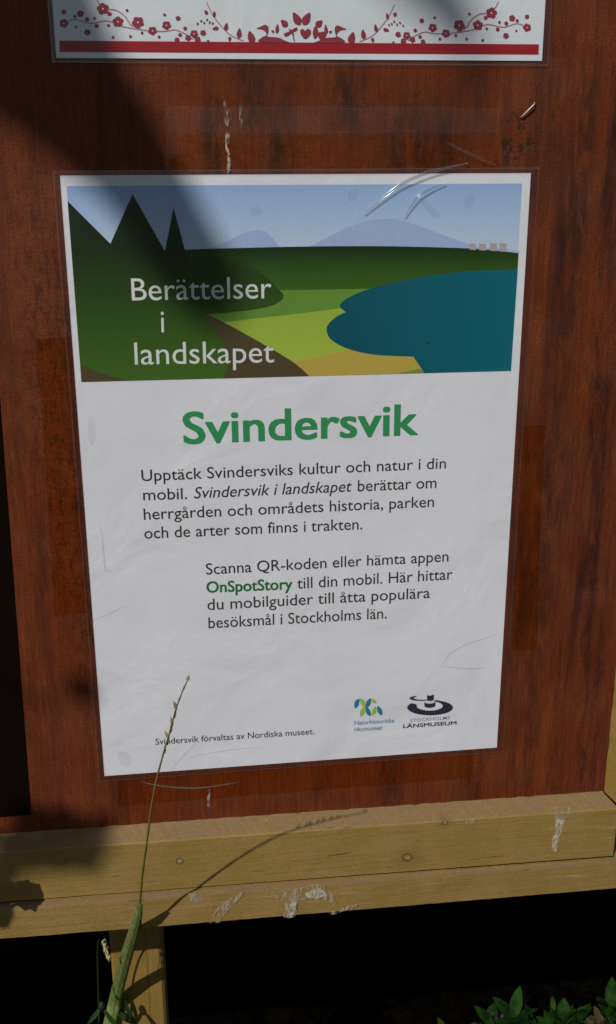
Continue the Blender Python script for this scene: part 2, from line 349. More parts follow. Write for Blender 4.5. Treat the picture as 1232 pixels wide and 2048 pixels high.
# ------------------------------------------------------------------ poster helpers
def P(px, py, y): v = at(px, py, 0); return Vector((v.x, y, v.z))
def text_one(body, p0, p1, cap, y, mat, name=None, parent=None, bold=0.0, shear=0.0, mb=None, m=0, widen=True):
    cu = bpy.data.curves.new('lettering', 'FONT'); cu.body = body; cu.offset = bold; cu.shear = shear; cu.resolution_u = 4; cu.fill_mode = 'FRONT'
    o = bpy.data.objects.new('lettering', cu); sc.collection.objects.link(o)
    bpy.context.view_layer.update()
    me = bpy.data.meshes.new_from_object(o.evaluated_get(bpy.context.evaluated_depsgraph_get()))
    bpy.data.objects.remove(o); bpy.data.curves.remove(cu)
    vs = [v.co.copy() for v in me.vertices]; fs = [tuple(f.vertices) for f in me.polygons]; bpy.data.meshes.remove(me)
    x0 = min(v.x for v in vs); x1 = max(v.x for v in vs)
    a = P(*p0, y); b = P(*p1, y); ux = (b-a)/(x1-x0); h = abs(P(p0[0], p0[1]-cap, y).z - a.z)/CAPH
    uz = Vector((-ux.z, 0, ux.x)).normalized()*h
    vv = [a + ux*(v.x-x0) + uz*v.y for v in vs]
    fl = []
    for f in fs:                                   # all faces look out of the board
        n = (vv[f[1]]-vv[f[0]]).cross(vv[f[2]]-vv[f[0]]); fl.append(f if n.y < 0 else f[::-1])
    if mb is not None: mb.add(vv, fl, m); return
    return mesh(name, vv, fl, mat, parent)
def text(body, p0, p1, cap, y, mat, name=None, parent=None, bold=0.0, shear=0.0, mb=None, m=0):
    if bold < .015: return text_one(body, p0, p1, cap, y, mat, bold=bold, shear=shear, mb=mb, m=m)
    e = cap*bold/CAPH                                 # heavy weight: the stroke widened all round
    for k in range(9):
        dx, dz = e*(k % 3-1), e*.62*(k//3-1)
        text_one(body, (p0[0]+e+dx, p0[1]-e*.4+dz*.8), (p1[0]-e+dx, p1[1]-e*.4+dz*.8), cap*.99, y-k*2e-6, mat, mb=mb, m=m, shear=shear)
def cap_height():
    cu = bpy.data.curves.new('h', 'FONT'); cu.body = 'H'; o = bpy.data.objects.new('h', cu); sc.collection.objects.link(o); bpy.context.view_layer.update()
    me = bpy.data.meshes.new_from_object(o.evaluated_get(bpy.context.evaluated_depsgraph_get())); h = max(v.co.y for v in me.vertices)-min(v.co.y for v in me.vertices)
    bpy.data.objects.remove(o); return h
CAPH = cap_height()
def poly(mb, pts, y, m=0, curve=False, closed=True):
    v = [P(a, b, y) for a, b in pts]
    if curve: v = crom(v, 6, True)
    nrm = Vector((0, 0, 0))
    for i in range(len(v)): nrm += v[i].cross(v[(i+1) % len(v)])
    if nrm.y > 0: v = v[::-1]
    mb.add(v, [tuple(range(len(v)))], m)
def sheet(mb, quad, y, n=1, m=0, t=.0003):     # thin slab from four corners given TL,TR,BR,BL
    q = [Vector((c.x, y, c.z)) for c in quad]; b = [Vector((c.x, y+t, c.z)) for c in quad]
    mb.add(q+b, [(3, 2, 1, 0), (4, 5, 6, 7), (0, 1, 5, 4), (1, 2, 6, 5), (2, 3, 7, 6), (3, 0, 4, 7)], m)
def laminate(parent, quad, inner, y):
    mb = MB(); o = [Vector((c.x, y, c.z)) for c in quad]; i = [Vector((c.x, y-.0001, c.z)) for c in inner]
    mb.add(i, [(3, 2, 1, 0)], 0)
    mb.add(o+i, [(j, (j+1) % 4, 4+(j+1) % 4, 4+j)[::-1] for j in range(4)], 1)
    cen = sum(o, Vector())/4; e = [p + (p-cen).normalized()*.0004 for p in o]; w_ = [p - (p-cen).normalized()*.0003 for p in o]
    for k in (e, w_):
        for p in k: p.y = y-.00015
    mb.add(e+w_, [(j, (j+1) % 4, 4+(j+1) % 4, 4+j)[::-1] for j in range(4)], 2)
    return mb.build('laminate', [M_FILM, M_RIM, M_SEAM], parent)
# ------------------------------------------------------------------ main poster
quad = [at(120, 351), at(1061, 346), at(993, 1494), at(209, 1551)]
post_t = thing('laminated_poster', (quad[3]+quad[2])/2, 'white laminated poster with a green landscape picture, headed Svindersvik', 'poster')
Y0 = -.0008
mb = MB(); sheet(mb, quad, Y0); mb.build('paper', M_PAPER, post_t)
def zz(px, py): return at(px, py).z
inks = {}
def I(name, *a, **k):
    inks[name] = len(pic_m); pic_m.append(flat(name, rgb(*a), .5, .07)); return inks[name]
def IG(name, stops, axis=(0, 0, 1)):
    pic_m.append(grad(name, stops, axis)); return len(pic_m)-1
pic_m = []; pic = MB(); dy = .00001; yy = [Y0-.00015]
def L(pts, m, curve=False, n=None):
    poly(pic, pts, yy[0], m, curve); yy[0] -= dy
m = IG('printed_sky', [(zz(600, 500), rgb(168, 186, 212)), (zz(600, 440), rgb(152, 175, 207)), (zz(600, 370), rgb(132, 160, 200))])
L([(133, 372), (1043, 367), (1021, 741), (163, 763)], m)
m = I('printed_far_hill', 143, 163, 199)
def C2(p, n=5): return [tuple(v) for v in [(q.x, q.y) for q in crom([(a, b, 0) for a, b in p], n)]]
L(C2([(415, 500), (450, 484), (485, 467), (513, 460), (530, 463), (545, 476), (562, 497)]) + [(562, 515), (415, 515)], m)
L(C2([(610, 497), (660, 472), (700, 452), (740, 441), (775, 437), (805, 441), (850, 456), (900, 475), (960, 496)]) + [(960, 515), (610, 515)], m)
L(C2([(940, 500), (985, 494), (1037, 502)]) + [(1035, 520), (940, 520)], I('printed_low_hill', 150, 170, 204))
m = IG('printed_field_green', [(0, rgb(82, 122, 44)), (.22, rgb(92, 132, 52))], (1, 0, 0))
L([(380, 565), (760, 560), (720, 640), (447, 660), (400, 640)], m)
m = IG('printed_field_lime', [(zz(600, 720), rgb(148, 168, 62)), (zz(600, 630), rgb(136, 160, 58))])
L(C2([(430, 646), (500, 638), (560, 631), (620, 624), (700, 614)]) + [(720, 720), (585, 740), (447, 660)], m)
m = I('printed_field_ochre', 166, 148, 66)
L(C2([(575, 726), (640, 712), (707, 696), (760, 690)]) + [(850, 700), (850, 745.6), (600, 752), (580, 745)], m)
L([(790, 747), (815, 742), (836, 737), (852, 740), (852, 745.5)], I('printed_field_olive', 108, 130, 50))
m = IG('printed_forest', [(zz(700, 578), rgb(52, 88, 24)), (zz(700, 535), rgb(38, 70, 18)), (zz(700, 496), rgb(16, 38, 10))])
L(C2([(340, 500), (470, 496), (600, 493), (740, 492), (860, 494), (960, 498), (1036, 506)]) + [(1033, 560), (900, 572), (740, 577), (640, 579), (560, 580), (340, 585)], m)
m = IG('printed_lake', [(.17, rgb(0, 72, 88)), (.30, rgb(4, 92, 108))], (1, 0, 0))
L(C2([(1034.5, 539), (960, 541), (880, 548), (800, 562), (740, 577), (700, 593), (682, 606), (680, 614), (691, 624)], 6)[:-1] + C2([(691, 624), (672, 633), (657, 647), (653, 660), (660, 677), (685, 693), (720, 704), (760, 710), (826, 713)], 6) + [(848, 745.6), (1021, 741)], m)
for (a, b, c_, d) in ((938, 951, 487, 500), (957, 971, 487, 501), (979, 993, 486, 502), (998, 1012, 486, 503.5)):
    L([(a, c_), (b, c_), (b, d), (a, d-1)], I('printed_grey_block', 156, 148, 150) if a == 938 else inks['printed_grey_block'])
L(C2([(855, 682), (858, 685), (855, 688), (852, 685), (855, 682)], 3)[:-1], I('printed_dark_dot', 10, 50, 60))
m = IG('printed_wood_edge', [(zz(480, 625), rgb(44, 74, 24)), (zz(480, 540), rgb(28, 56, 14))])
L([(300, 520), (374, 500), (470, 505), (540, 560)] + C2([(556, 578), (566, 588), (564, 598), (545, 610), (510, 618), (460, 624), (410, 628)]) + [(330, 640)], m)
m = I('printed_path_brown', 70, 62, 40)
L(C2([(395, 619), (447, 644), (520, 684), (585, 723), (618, 751.3)]) + [(440, 756), (380, 700)], m)
m = IG('printed_left_hill', [(zz(300, 760), rgb(58, 92, 28)), (zz(300, 620), rgb(38, 68, 18)), (zz(300, 500), rgb(18, 38, 10)), (zz(300, 400), rgb(14, 28, 12))])
L([(135.5, 402), (221, 487), (265, 388), (330, 502), (347, 415), (375, 520)] + C2([(375, 600), (410, 632), (432, 662), (450, 695), (457, 722), (446, 755.7)]) + [(163, 763)], m)
L(C2([(160.5, 727), (190, 741), (220, 751), (262, 760.3)]) + [(163, 763)], m - 1)
picture = pic.build('landscape_picture', pic_m, post_t)
YT = yy[0]-.00002
def mtext(name, parent, mats, items):
    mb = MB(); YL = YT if name in ('title', 'lettering') else Y0-.00018
    for it in items: text(*it[:3], it[3], YL, None, bold=it[4], shear=it[5], mb=mb, m=it[6])
    return mb.build(name, mats, parent)
mtext('title', picture, [M_WHITE], [('Berättelser', (264, 600.5), (543, 596), 44, .0, 0, 0), ('i', (322.6, 664), (328.4, 664), 44, .0, 0, 0), ('landskapet', (270, 728.5), (548, 724), 44, .0, 0, 0)])
mtext('heading', post_t, [M_GREEN], [('Svindersvik', (367, 887.5), (835, 869), 63, .0205, 0, 0)])
B = .002
mtext('paragraph', post_t, [M_INK], [
    ('Upptäck Svindersviks kultur och natur i din', (283.5, 961.5), (891, 936), 22.5, B, 0, 0),
    ('mobil.', (286.6, 999.6), (374, 997), 22.5, B, 0, 0), ('Svindersvik i landskapet', (388, 996), (703, 982), 22.5, B, .22, 0), ('berättar om', (715, 982), (872, 975), 22.5, B, 0, 0),
    ('herrgården och områdets historia, parken', (288, 1038.7), (867, 1012.7), 22.5, B, 0, 0),
    ('och de arter som finns i trakten.', (289, 1076.5), (724, 1057.5), 22.5, B, 0, 0)])
p2 = mtext('paragraph', post_t, [M_INK], [
    ('Scanna QR-koden eller hämta appen', (412, 1148), (896, 1121.7), 22, B, 0, 0),
    ('till din mobil. Här hittar', (594, 1176.5), (904, 1157.5), 22, B, 0, 0),
    ('du mobilguider till åtta populära', (415, 1219), (859, 1194.7), 22, B, 0, 0),
    ('besöksmål i Stockholms län.', (417, 1255.5), (772.7, 1235.6), 22, B, 0, 0)])
mtext('highlighted_word', p2, [M_GREEN2], [('OnSpotStory', (412.7, 1184.5), (584.5, 1177.5), 22, .02, 0, 0)])
mtext('footer_line', post_t, [M_INK], [('Svindersvik förvaltas av Nordiska museet.', (311, 1488), (628, 1467), 12, .003, 0, 0)])
# emblems
def E_(p): return [(680+a/4.738, 1360+b/4.738) for a, b in p]
mb = MB()
for k, pts in ((0, [(137, 260), (134, 215), (152, 182), (180, 172), (178, 212), (165, 243)]), (1, [(188, 168), (220, 180), (236, 212), (236, 262), (205, 235), (190, 205)]), (1, [(236, 240), (236, 292), (215, 324), (188, 336), (190, 288), (208, 260)]),
               (0, [(290, 168), (256, 186), (243, 220), (243, 262), (270, 240), (288, 210)]), (0, [(243, 242), (243, 290), (258, 322), (288, 330), (286, 292), (268, 262)]), (1, [(304, 170), (328, 180), (341, 206), (304, 208)]),
               (1, [(337, 245), (337, 298), (300, 326), (301, 285), (318, 256)]), (0, [(350, 240), (380, 254), (397, 285), (392, 325), (364, 310), (350, 280)])):
    poly(mb, E_(pts), YT-.00001*(len(mb.f)+1), k, True)
em = mb.build('museum_emblem', [M_TEAL, M_LIME], post_t)
mtext('lettering', em, [M_TEXTTEAL], [('Naturhistoriska', (708, 1448), (788, 1443), 8, .010, 0, 0), ('riksmuseet', (708, 1461), (764, 1457.5), 8, .010, 0, 0)])
mb = MB()
def arc(cx, cy, rx, ry, a0, a1, n=28): return [(cx+rx*math.cos(math.radians(a0+(a1-a0)*i/n)), cy-ry*math.sin(math.radians(a0+(a1-a0)*i/n))) for i in range(n+1)]
poly(mb, E_(arc(850, 254, 216, 72, 78, -216, 44) + arc(846, 238, 124, 45, -195, 70, 36)), YT)
poly(mb, E_([(825, 176)] + arc(760, 165, 104, 24, 320, 120, 22) + arc(775, 163, 80, 17, 125, 310, 18) + [(820, 190)]), YT-.00002)
poly(mb, E_([(820, 136), (850, 142), (886, 130), (884, 182), (852, 192), (822, 186)]), YT-.00004)
poly(mb, E_([(795, 205), (820, 214), (850, 217), (880, 212), (900, 200), (898, 242), (870, 253), (846, 256), (820, 252), (798, 244)]), YT-.00004)
em2 = mb.build('museum_emblem', [M_NAVY], post_t)
mtext('lettering', em2, [M_GREY, M_NAVY], [('STOCKHOLMS', (819, 1442.5), (899, 1436.5), 6.2, .004, 0, 0), ('LÄNSMUSEUM', (805.5, 1454.5), (912, 1447.5), 6.8, .03, 0, 1)])
laminate(post_t, [at(107, 343), at(1076, 336), at(1004, 1501), at(199, 1560)], quad, YT-.0003)
# creases in the laminate
def crease(name, parent, pts, r, y, mat, n=5, flatk=.35):
    mb = MB(); q = crom([P(a, b, y) for a, b in pts], n); k = len(q)
    mb.tube(q, [(max(.12, math.sin(math.pi*(i+.4)/(k-.2)))*r, max(.12, math.sin(math.pi*(i+.4)/(k-.2)))*r*flatk) for i in range(k)], 8, 0, Vector((0, 1, 0)))
    return mb.build(name, mat, parent, True)
yc = YT-.00035
for pts, r in (([(182, 1240), (215, 1226), (258, 1205)], .0005), ([(200, 1040), (206, 1090), (212, 1138), (240, 1133)], .0005), ([(886, 1324), (900, 1305), (935, 1285), (992, 1268)], .0007),
               ([(886, 1330), (930, 1335), (970, 1334)], .0006), ([(340, 1538), (370, 1505), (398, 1478)], .0006), ([(380, 1512), (440, 1500), (510, 1492)], .0005)):
    crease('crease', post_t, pts, r, yc, M_SCUFF)
M_SCPATCH = film('scuff_patch', (.965, .965, .97, 1), .02, .4, .01)
for pts in ([(176, 836), (188, 840), (190, 880), (180, 886)], [(930, 392), (948, 390), (942, 412), (928, 416)], [(500, 416), (520, 414), (524, 428), (504, 430)], [(695, 385), (712, 376), (716, 388), (700, 404)], [(838, 392), (850, 400), (878, 428), (866, 434), (845, 412)], [(236, 1500), (262, 1508), (258, 1530), (240, 1524)]):
    mb = MB(); poly(mb, pts, YT-.00036, 0, True); mb.build('scuff_mark', M_SCPATCH, post_t)
# ------------------------------------------------------------------ upper poster
ul, ur = at(113, 116), at(1083, 122); H2 = .42
dn = Vector((ul.x-ur.x, 0, ul.z-ur.z)).normalized(); u2 = Vector((dn.z, 0, -dn.x)); u2 = u2 if u2.z > 0 else -u2
quad2 = [ul+u2*H2, ur+u2*H2, ur, ul]
up_t = thing('laminated_poster', (ul+ur)/2, 'white laminated poster with red flowers over a red bar at the top of the board', 'poster')
mb = MB(); sheet(mb, quad2, Y0); mb.build('paper', M_PAPER2, up_t)
mb = MB(); poly(mb, [(119, 81.5), (1077, 89), (1076, 109.5), (119, 104)], Y0-.00015); mb.build('red_bar', M_RED, up_t)
fl = MB(); ML = Y0-.00018; seq = [0]
xc_ = at(603, 86).x; zl = at(119, 82); zr = at(1077, 89)
def mir(v): 
    x2 = 2*xc_-v.x; bz = lambda x: zl.z+(zr.z-zl.z)*(x-zl.x)/(zr.x-zl.x); return Vector((x2, v.y, v.z-bz(v.x)+bz(x2)))
def shape(pts, m=0, both=True, curve=True):
    seq[0] += 1; y = ML-.0000015*seq[0]; v = [P(a, b, y) for a, b in pts]
    if curve: v = crom(v, 3, True)
    for q in ([v, [mir(p) for p in v]] if both else [v]):
        n = Vector((0, 0, 0))
        for i in range(len(q)): n += q[i].cross(q[(i+1) % len(q)])
        fl.add(q if n.y < 0 else q[::-1], [tuple(range(len(q)))], m)
def blossom(x, y, r):
    if r < 4: shape([(x+r*math.cos(a), y+r*math.sin(a)) for a in (0, 1.26, 2.5, 3.8, 5)]); return
    a0 = random.random()*6
    for k in range(5):
        a = a0+k*1.2566; cx, cy = x+.55*r*math.cos(a), y+.55*r*math.sin(a)
        shape([(cx+.47*r*math.cos(a+b)*1.05, cy+.47*r*math.sin(a+b)*.95) for b in (0, 1.05, 2.1, 3.14, 4.2, 5.24)])
    if r > 7: shape([(x+.16*r*math.cos(a), y+.16*r*math.sin(a)) for a in (0, 1.5, 3, 4.5)], 2)
def lf(x, y, dx, dy_, L_, W_):
    l = math.hypot(dx, dy_); dx /= l; dy_ /= l; nx_, ny_ = -dy_, dx
    shape([(x-dx*L_*.5, y-dy_*L_*.5), (x-dx*L_*.25+nx_*W_*.42, y-dy_*L_*.25+ny_*W_*.42), (x+dx*L_*.1+nx_*W_*.4, y+dy_*L_*.1+ny_*W_*.4), (x+dx*L_*.55, y+dy_*L_*.55), (x+dx*L_*.1-nx_*W_*.4, y+dy_*L_*.1-ny_*W_*.4), (x-dx*L_*.25-nx_*W_*.42, y-dy_*L_*.25-ny_*W_*.42)])
def vine(pts, w_, m=1):
    q = C2(pts, 6); n = len(q); a = []; b = []
    for i, (x, y) in enumerate(q):
        x0, y0 = q[max(0, i-1)]; x1, y1 = q[min(n-1, i+1)]; l = math.hypot(x1-x0, y1-y0) or 1; nx_, ny_ = -(y1-y0)/l*w_/2, (x1-x0)/l*w_/2
        a.append((x+nx_, y+ny_)); b.append((x-nx_, y-ny_))
    shape(a+b[::-1], m, True, False)
vine([(128, 47), (150, 39), (180, 47), (215, 42), (240, 52), (270, 58), (300, 62), (330, 63), (350, 60), (370, 68), (386, 79)], 2.0)
vine([(190, -6), (206, 16), (232, 21), (250, 33), (262, 50), (282, 58)], 2.2)
vine([(413, 5), (424, 28), (440, 50), (460, 70), (486, 82)], 1.8)
for f_ in ((128, 47, 9), (206, 18, 12), (236, 44, 11), (276, 45, 12), (305, 62, 9), (333, 51, 9), (161, 28, 7), (174, 39, 4.5), (128, 24, 5), (193, 52, 4.5), (175, 65, 6.5), (219, 28, 4.5), (217, 51, 3), (254, 21, 3), (329, 30, 3), (356, 37, 5), (406, 66, 6), (284, 66, 3),
           (261, 73, 3), (226, 75, 3), (318, 74, 3), (189, 37, 3), (150, 33, 3.5), (152, 54, 2.5), (360, 70, 4), (370, 57, 4), (388, 68, 8), (376, 76, 6), (395, 79, 6), (354, 80, 5), (416, 83, 3)): blossom(*f_)
for l_ in ((412, 25, -.6, -1, 9, 8), (428, 29, .2, -1, 12, 7), (452, 54, .2, -1, 15, 9), (431, 57, -1, .2, 12, 8), (478, 67, .1, -1, 19, 11), (502, 75, -.3, -1, 24, 16), (459, 78, -.2, 1, 9, 7), (568, 47, -.7, -.7, 17, 14), (593, 38, -.55, -1, 27, 17), (554, 58, .1, -1, 18, 8), (545, 63, -1, -.6, 7, 5)): lf(*l_)
for x, y in ((395, 48), (402, 42), (408, 46), (414, 40), (419, 45), (425, 47)): lf(x, y, -.6, 1, 5, 4)
shape([(518, 84), (524, 75), (533, 70), (528, 61), (520, 58), (512, 57), (520, 54), (530, 50), (536, 54), (536, 64), (534, 73), (545, 74.5), (558, 76), (568, 81), (576, 86)], 0, True, True)
shape([(610, 78), (601, 69), (600, 61), (605, 58), (610, 62), (615, 58), (621, 61), (620, 69)], 0, False)
for pts in ([(567, 68), (578, 63), (592, 55), (594, 60), (583, 66), (572, 73)], [(577, 58), (582, 60), (588, 70), (584, 69)], [(584, 66), (587, 74), (589, 82), (587, 82), (585, 74)],
            [(627, 56), (632, 53), (636, 63), (634, 73), (628, 77), (625, 68)], [(636, 66), (645, 64), (653, 63), (650, 74), (643, 82), (636, 74)]): shape(pts, 0, False)
fl.build('floral_border', [M_ROSE, M_ROSE2, M_WHITE], up_t)
q2 = [quad2[0]+Vector((-.004, 0, .003)), quad2[1]+Vector((.004, 0, .003)), at(1094, 131), at(106, 124)]
laminate(up_t, q2, quad2, Y0-.0008)
# ------------------------------------------------------------------ thin near-black sheet along the left edge
e0, e1 = at(-14, 640), at(61, 1628); dnv = (e1-e0).normalized(); lf_ = Vector((dnv.z, 0, -dnv.x)); lf_ = lf_ if lf_.x < 0 else -lf_
tr = e1 - dnv*.42
M_BLACK = flat('near_black', (.0055, .0022, .0012, 1), .7, .1, .05)
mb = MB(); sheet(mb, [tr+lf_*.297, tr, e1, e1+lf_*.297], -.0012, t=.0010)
dn_o = mb.build('dark_sheet', M_BLACK, None, origin=e1); tag(dn_o, 'near-black sheet at the far left edge of the board, only its right margin showing', 'notice')
# ------------------------------------------------------------------ clear tape
def tape(corners, label, y, mat=M_TAPE):
    q = [at(*c) for c in corners]; cen = sum(q, Vector())/4
    o = thing('clear_tape', (cen.x, y, cen.z), label, 'tape', 'clear tape strips on the plywood')
    n = 14; mb = MB(); TL, TR, BR, BL = q; e = MB(); rows = []
    top = [TL.lerp(TR, i/n) for i in range(n+1)]; rgt = [TR.lerp(BR, i/n) for i in range(n+1)]; bot = [BR.lerp(BL, i/n) for i in range(n+1)]; lft = [BL.lerp(TL, i/n) for i in range(n+1)]
    ring = top[:-1]+rgt[:-1]+bot[:-1]+lft[:-1]
    j = [Vector((p.x+.0005*mnoise.noise(p*190), y, p.z+.0005*mnoise.noise(p*190+Vector((9, 9, 9))))) for p in ring]
    mb.add(j, [tuple(range(len(j)-1, -1, -1))]); mb.build('strip', mat, o)
    cc = Vector((cen.x, y, cen.z)); a = [p + Vector((0, -.0001, 0)) for p in j]; b = [p + (cc-p).normalized()*.0005 + Vector((0, -.0001, 0)) for p in j]; k = len(j)
    e.add(a+b, [(i, (i+1) % k, k+(i+1) % k, k+i)[::-1] for i in range(k)]); e.build('strip_edge', M_TEDGE, o)
    return o
tA = tape([(330, 128), (1004, 134), (1000, 214), (334, 212)], 'amber-looking clear tape strip right below the red flower poster', -.0003)
tB = tape([(334, 268), (1000, 270), (1000, 342), (332, 343)], 'clear tape strip along the top edge of the landscape poster, ends curled', -.0003)
tC = tape([(72, 676), (142, 672), (178, 1226), (110, 1234)], 'vertical clear tape strip beside the left edge of the landscape poster', -.0003)
tD = tape([(236, 1556), (948, 1506), (944, 1556), (234, 1612)], 'clear tape strip under the bottom edge of the landscape poster', -.0003)
tE = tape([(1046, 850), (1090, 848), (1073, 1300), (1021, 1302)], 'vertical clear tape strip beside the right edge of the landscape poster', -.0003)
tF = tape([(336, 214), (998, 216), (998, 266), (336, 265)], 'dull scratched clear tape strip between the two posters', -.0005, M_TAPE2)
for pts, r, lift in (([(728, 428), (758, 400), (800, 368), (850, 346), (900, 334), (934, 326)], .0013, .004), ([(808, 434), (820, 412), (835, 392), (862, 376), (890, 368)], .0009, .003), ([(890, 283), (920, 300), (960, 318), (990, 330)], .0012, .001)):
    mb = MB(); q = crom([P(a, b, yc-.0006) for a, b in pts], 6); k = len(q)
    for i, v in enumerate(q): v.y -= lift*math.sin(math.pi*i/(k-1))*.5
    mb.tube(q, [(max(.25, math.sin(math.pi*(i+.3)/k))*r, .00035) for i in range(k)], 6, 0, Vector((0, 1, .35))); mb.build('curled_end', M_WRINK if r < .00135 and lift > .002 else M_SCUFF, tB, True)
crease('fold', tD, [(280, 1562), (330, 1572), (400, 1575), (480, 1563)], .0007, -.0007, M_WRINK)
crease('fold', tC, [(170, 690), (172, 900), (178, 1150)], .0006, -.0006, M_TEDGE)
# ------------------------------------------------------------------ staple left in the wood
t = NT('steel'); t.set(t.p.inputs['Base Color'], (.50, .50, .46, 1)); t.set(t.p.inputs['Metallic'], .3); t.set(t.p.inputs['Roughness'], .35); M_STEEL = t.mat
mb = MB(); a, b = P(1068, 206, 0), P(1041, 234, 0)
mb.tube([a+Vector((0, .002, 0)), a+Vector((0, -.0022, 0)), a.lerp(b, .1)+Vector((0, -.0028, 0)), a.lerp(b, .9)+Vector((0, -.002, 0)), b+Vector((0, -.0014, 0)), b+Vector((0, .002, 0))], .00042, 6)
o = mb.build('staple', M_STEEL, None, True, origin=(a+b)/2); tag(o, 'shiny bent wire staple standing in the gouged plywood', 'staple')
# ------------------------------------------------------------------ bird droppings and drips
M_DROP = smear('dried_white', (.50, .46, .40, 1), .38, .64, 330, (1, 1, .35), .62); M_DROP2 = smear('thick_white', (.62, .59, .48, 1), .36, .6, 460, (1, 1, .55), .8)
def dropping(patches, label, Y, name='bird_dropping', cat='bird dropping', grp='white droppings on the board'):
    mb = MB(); cs = []
    for k, (pts, m) in enumerate(patches):
        v = [at(a, b, Y) + Vector((0, -.0005-.0002*k, 0)) for a, b in pts]; v = crom(v, 5, True); v = [p + Vector((.0011*mnoise.noise(p*520), 0, .0011*mnoise.noise(p*520+Vector((5, 5, 5))))) for p in v]; cs += v
        n = sum((v[i].cross(v[(i+1) % len(v)]) for i in range(len(v))), Vector()); mb.add(v if n.y < 0 else v[::-1], [tuple(range(len(v)))], m)
    o = mb.build(name, [M_DROP, M_DROP2], None, origin=sum(cs, Vector())/len(cs)); tag(o, label, cat, grp)
dropping([([(1098, 1618), (1120, 1612), (1140, 1612), (1136, 1630), (1128, 1642), (1114, 1640)], 0), ([(1112, 1640), (1128, 1640), (1122, 1662), (1115, 1682), (1114, 1700), (1104, 1700), (1104, 1680), (1110, 1660)], 1)], 'white bird dropping running down the rail by the right stile', -PR-.0003)
dropping([([(474, 1788), (486, 1784), (480, 1796), (462, 1812), (446, 1832), (440, 1843), (418, 1844), (430, 1822), (448, 1804), (462, 1796)], 0)], 'thin slanting white dropping on the lower board right of the grass', -PL-.0003)
dropping([([(545, 1782), (580, 1778), (640, 1768), (664, 1785), (670, 1812), (655, 1800), (620, 1796), (595, 1806), (590, 1832), (566, 1832), (570, 1808), (550, 1794)], 0),
          ([(612, 1784), (640, 1776), (654, 1790), (630, 1796), (616, 1794)], 1), ([(580, 1804), (592, 1802), (588, 1831), (580, 1831)], 1), ([(662, 1822), (690, 1812), (712, 1806), (712, 1811), (690, 1819), (664, 1828)], 0)], 'large splashed white dropping on the lower board below the poster', -PL-.0003)
dropping([([(375, 1785), (398, 1790), (408, 1800), (392, 1806), (380, 1798)], 0)], 'faint pale smear beside the stem shadow on the lower board', -PL-.0003)
dropping([([(419, 1578), (420, 1596), (419, 1622), (414, 1622), (415, 1596), (416, 1578)], 0)], 'pale smear on the plywood just above the bottom rail', 0)
dropping([([(448, 204), (456, 206), (457, 246), (450, 246)], 0)], 'short pale drip on the plywood above the landscape poster, left of a pair', -.0007)
dropping([([(479, 208), (484, 208), (484, 250), (480, 250)], 0)], 'narrow pale drip on the plywood above the landscape poster, right of a pair', -.0007)
dropping([([(452, 268), (460, 270), (456, 292), (460, 318), (459, 344), (453, 344), (455, 318), (450, 292)], 1)], 'long crinkled white drip touching the top edge of the landscape poster', -.0007)
dropping([([(520, 1635), (536, 1638), (534, 1642), (520, 1640)], 0)], 'tiny white fleck at the panel edge right of the poster middle', -PR)
dropping([([(930, 1640), (950, 1636), (946, 1644), (932, 1646)], 0)], 'small white fleck on the rail right of the chamfer knot', -PR)
# ------------------------------------------------------------------ grass
t = NT('grass_sheath'); f = t.noise(t.pos((1, 1, .05)), 700, 3, .6); z = t.n('SeparateXYZ', {0: t.n('NewGeometry').outputs['Position']}).outputs[2]
c = t.mix(t.ramp(f, .35, .7), rgb(70, 92, 40, 1.7), rgb(112, 122, 72, 1.7)); c = t.mix(t.math('MULTIPLY', t.ramp(t.noise(t.pos((1, 1, .3)), 150, 3), .52, .7), .5), c, rgb(120, 88, 70, 1.5))
t.set(t.p.inputs['Base Color'], c); t.set(t.p.inputs['Roughness'], .5); t.bump(f, .3, .0005); M_SHEATH = t.mat
t = NT('grass_culm'); z = t.n('SeparateXYZ', {0: t.n('NewGeometry').outputs['Position']}).outputs[2]
t.set(t.p.inputs['Base Color'], t.mix(t.ramp(z, -.46, -.33), rgb(92, 90, 30, 1.5), rgb(132, 120, 78, 1.4))); t.set(t.p.inputs['Roughness'], .5); M_CULM = t.mat
M_SEED = flat('dry_seed', rgb(138, 124, 84), .7, .2); M_SEED2 = flat('pale_seed', rgb(168, 160, 108), .7, .25); M_BLADE = flat('grass_green', rgb(40, 72, 26, .9), .6, .15)
gr_t = thing('grass_stalk', at(205, 2160, .02), 'tall grass stalk with a green sheath rising in front of the poster', 'grass')
def gy(py): return -.0413 + (1815-py)/(1815-1360)*(-.2055+.0413) if py <= 1850 else (-.0287 + (py-1850)*.00062 if py < 1995 else .0612)
cul = [(283, 1860), (280, 1815), (285, 1750), (293, 1690), (302, 1620), (313, 1560), (326, 1510), (338, 1470), (350, 1425), (362, 1390), (375, 1360)]
q = crom([at(a, b, gy(b)) for a, b in cul], 5); k = len(q)
mb = MB(); mb.tube(q, [.00082 - .00046*i/(k-1) + .00010*math.sin(i*1.9) for i in range(k)], 8)
culm = mb.build('culm', M_CULM, gr_t, True)
mb = MB(); side = Vector((1, 0, .1)).normalized()
def spikelet(mb, p, d, L_, r, m=0):
    d = Vector(d).normalized(); mb.tube([p, p+d*L_*.3, p+d*L_*.65, p+d*L_], [r*.4, r, r*.8, r*.12], 6, m)
spikelet(mb, at(374.5, 1362, gy(1362)), (.25, 0, 1), .0035, .0009); mb.build('spikelet', M_SEED, gr_t, True); mb = MB()
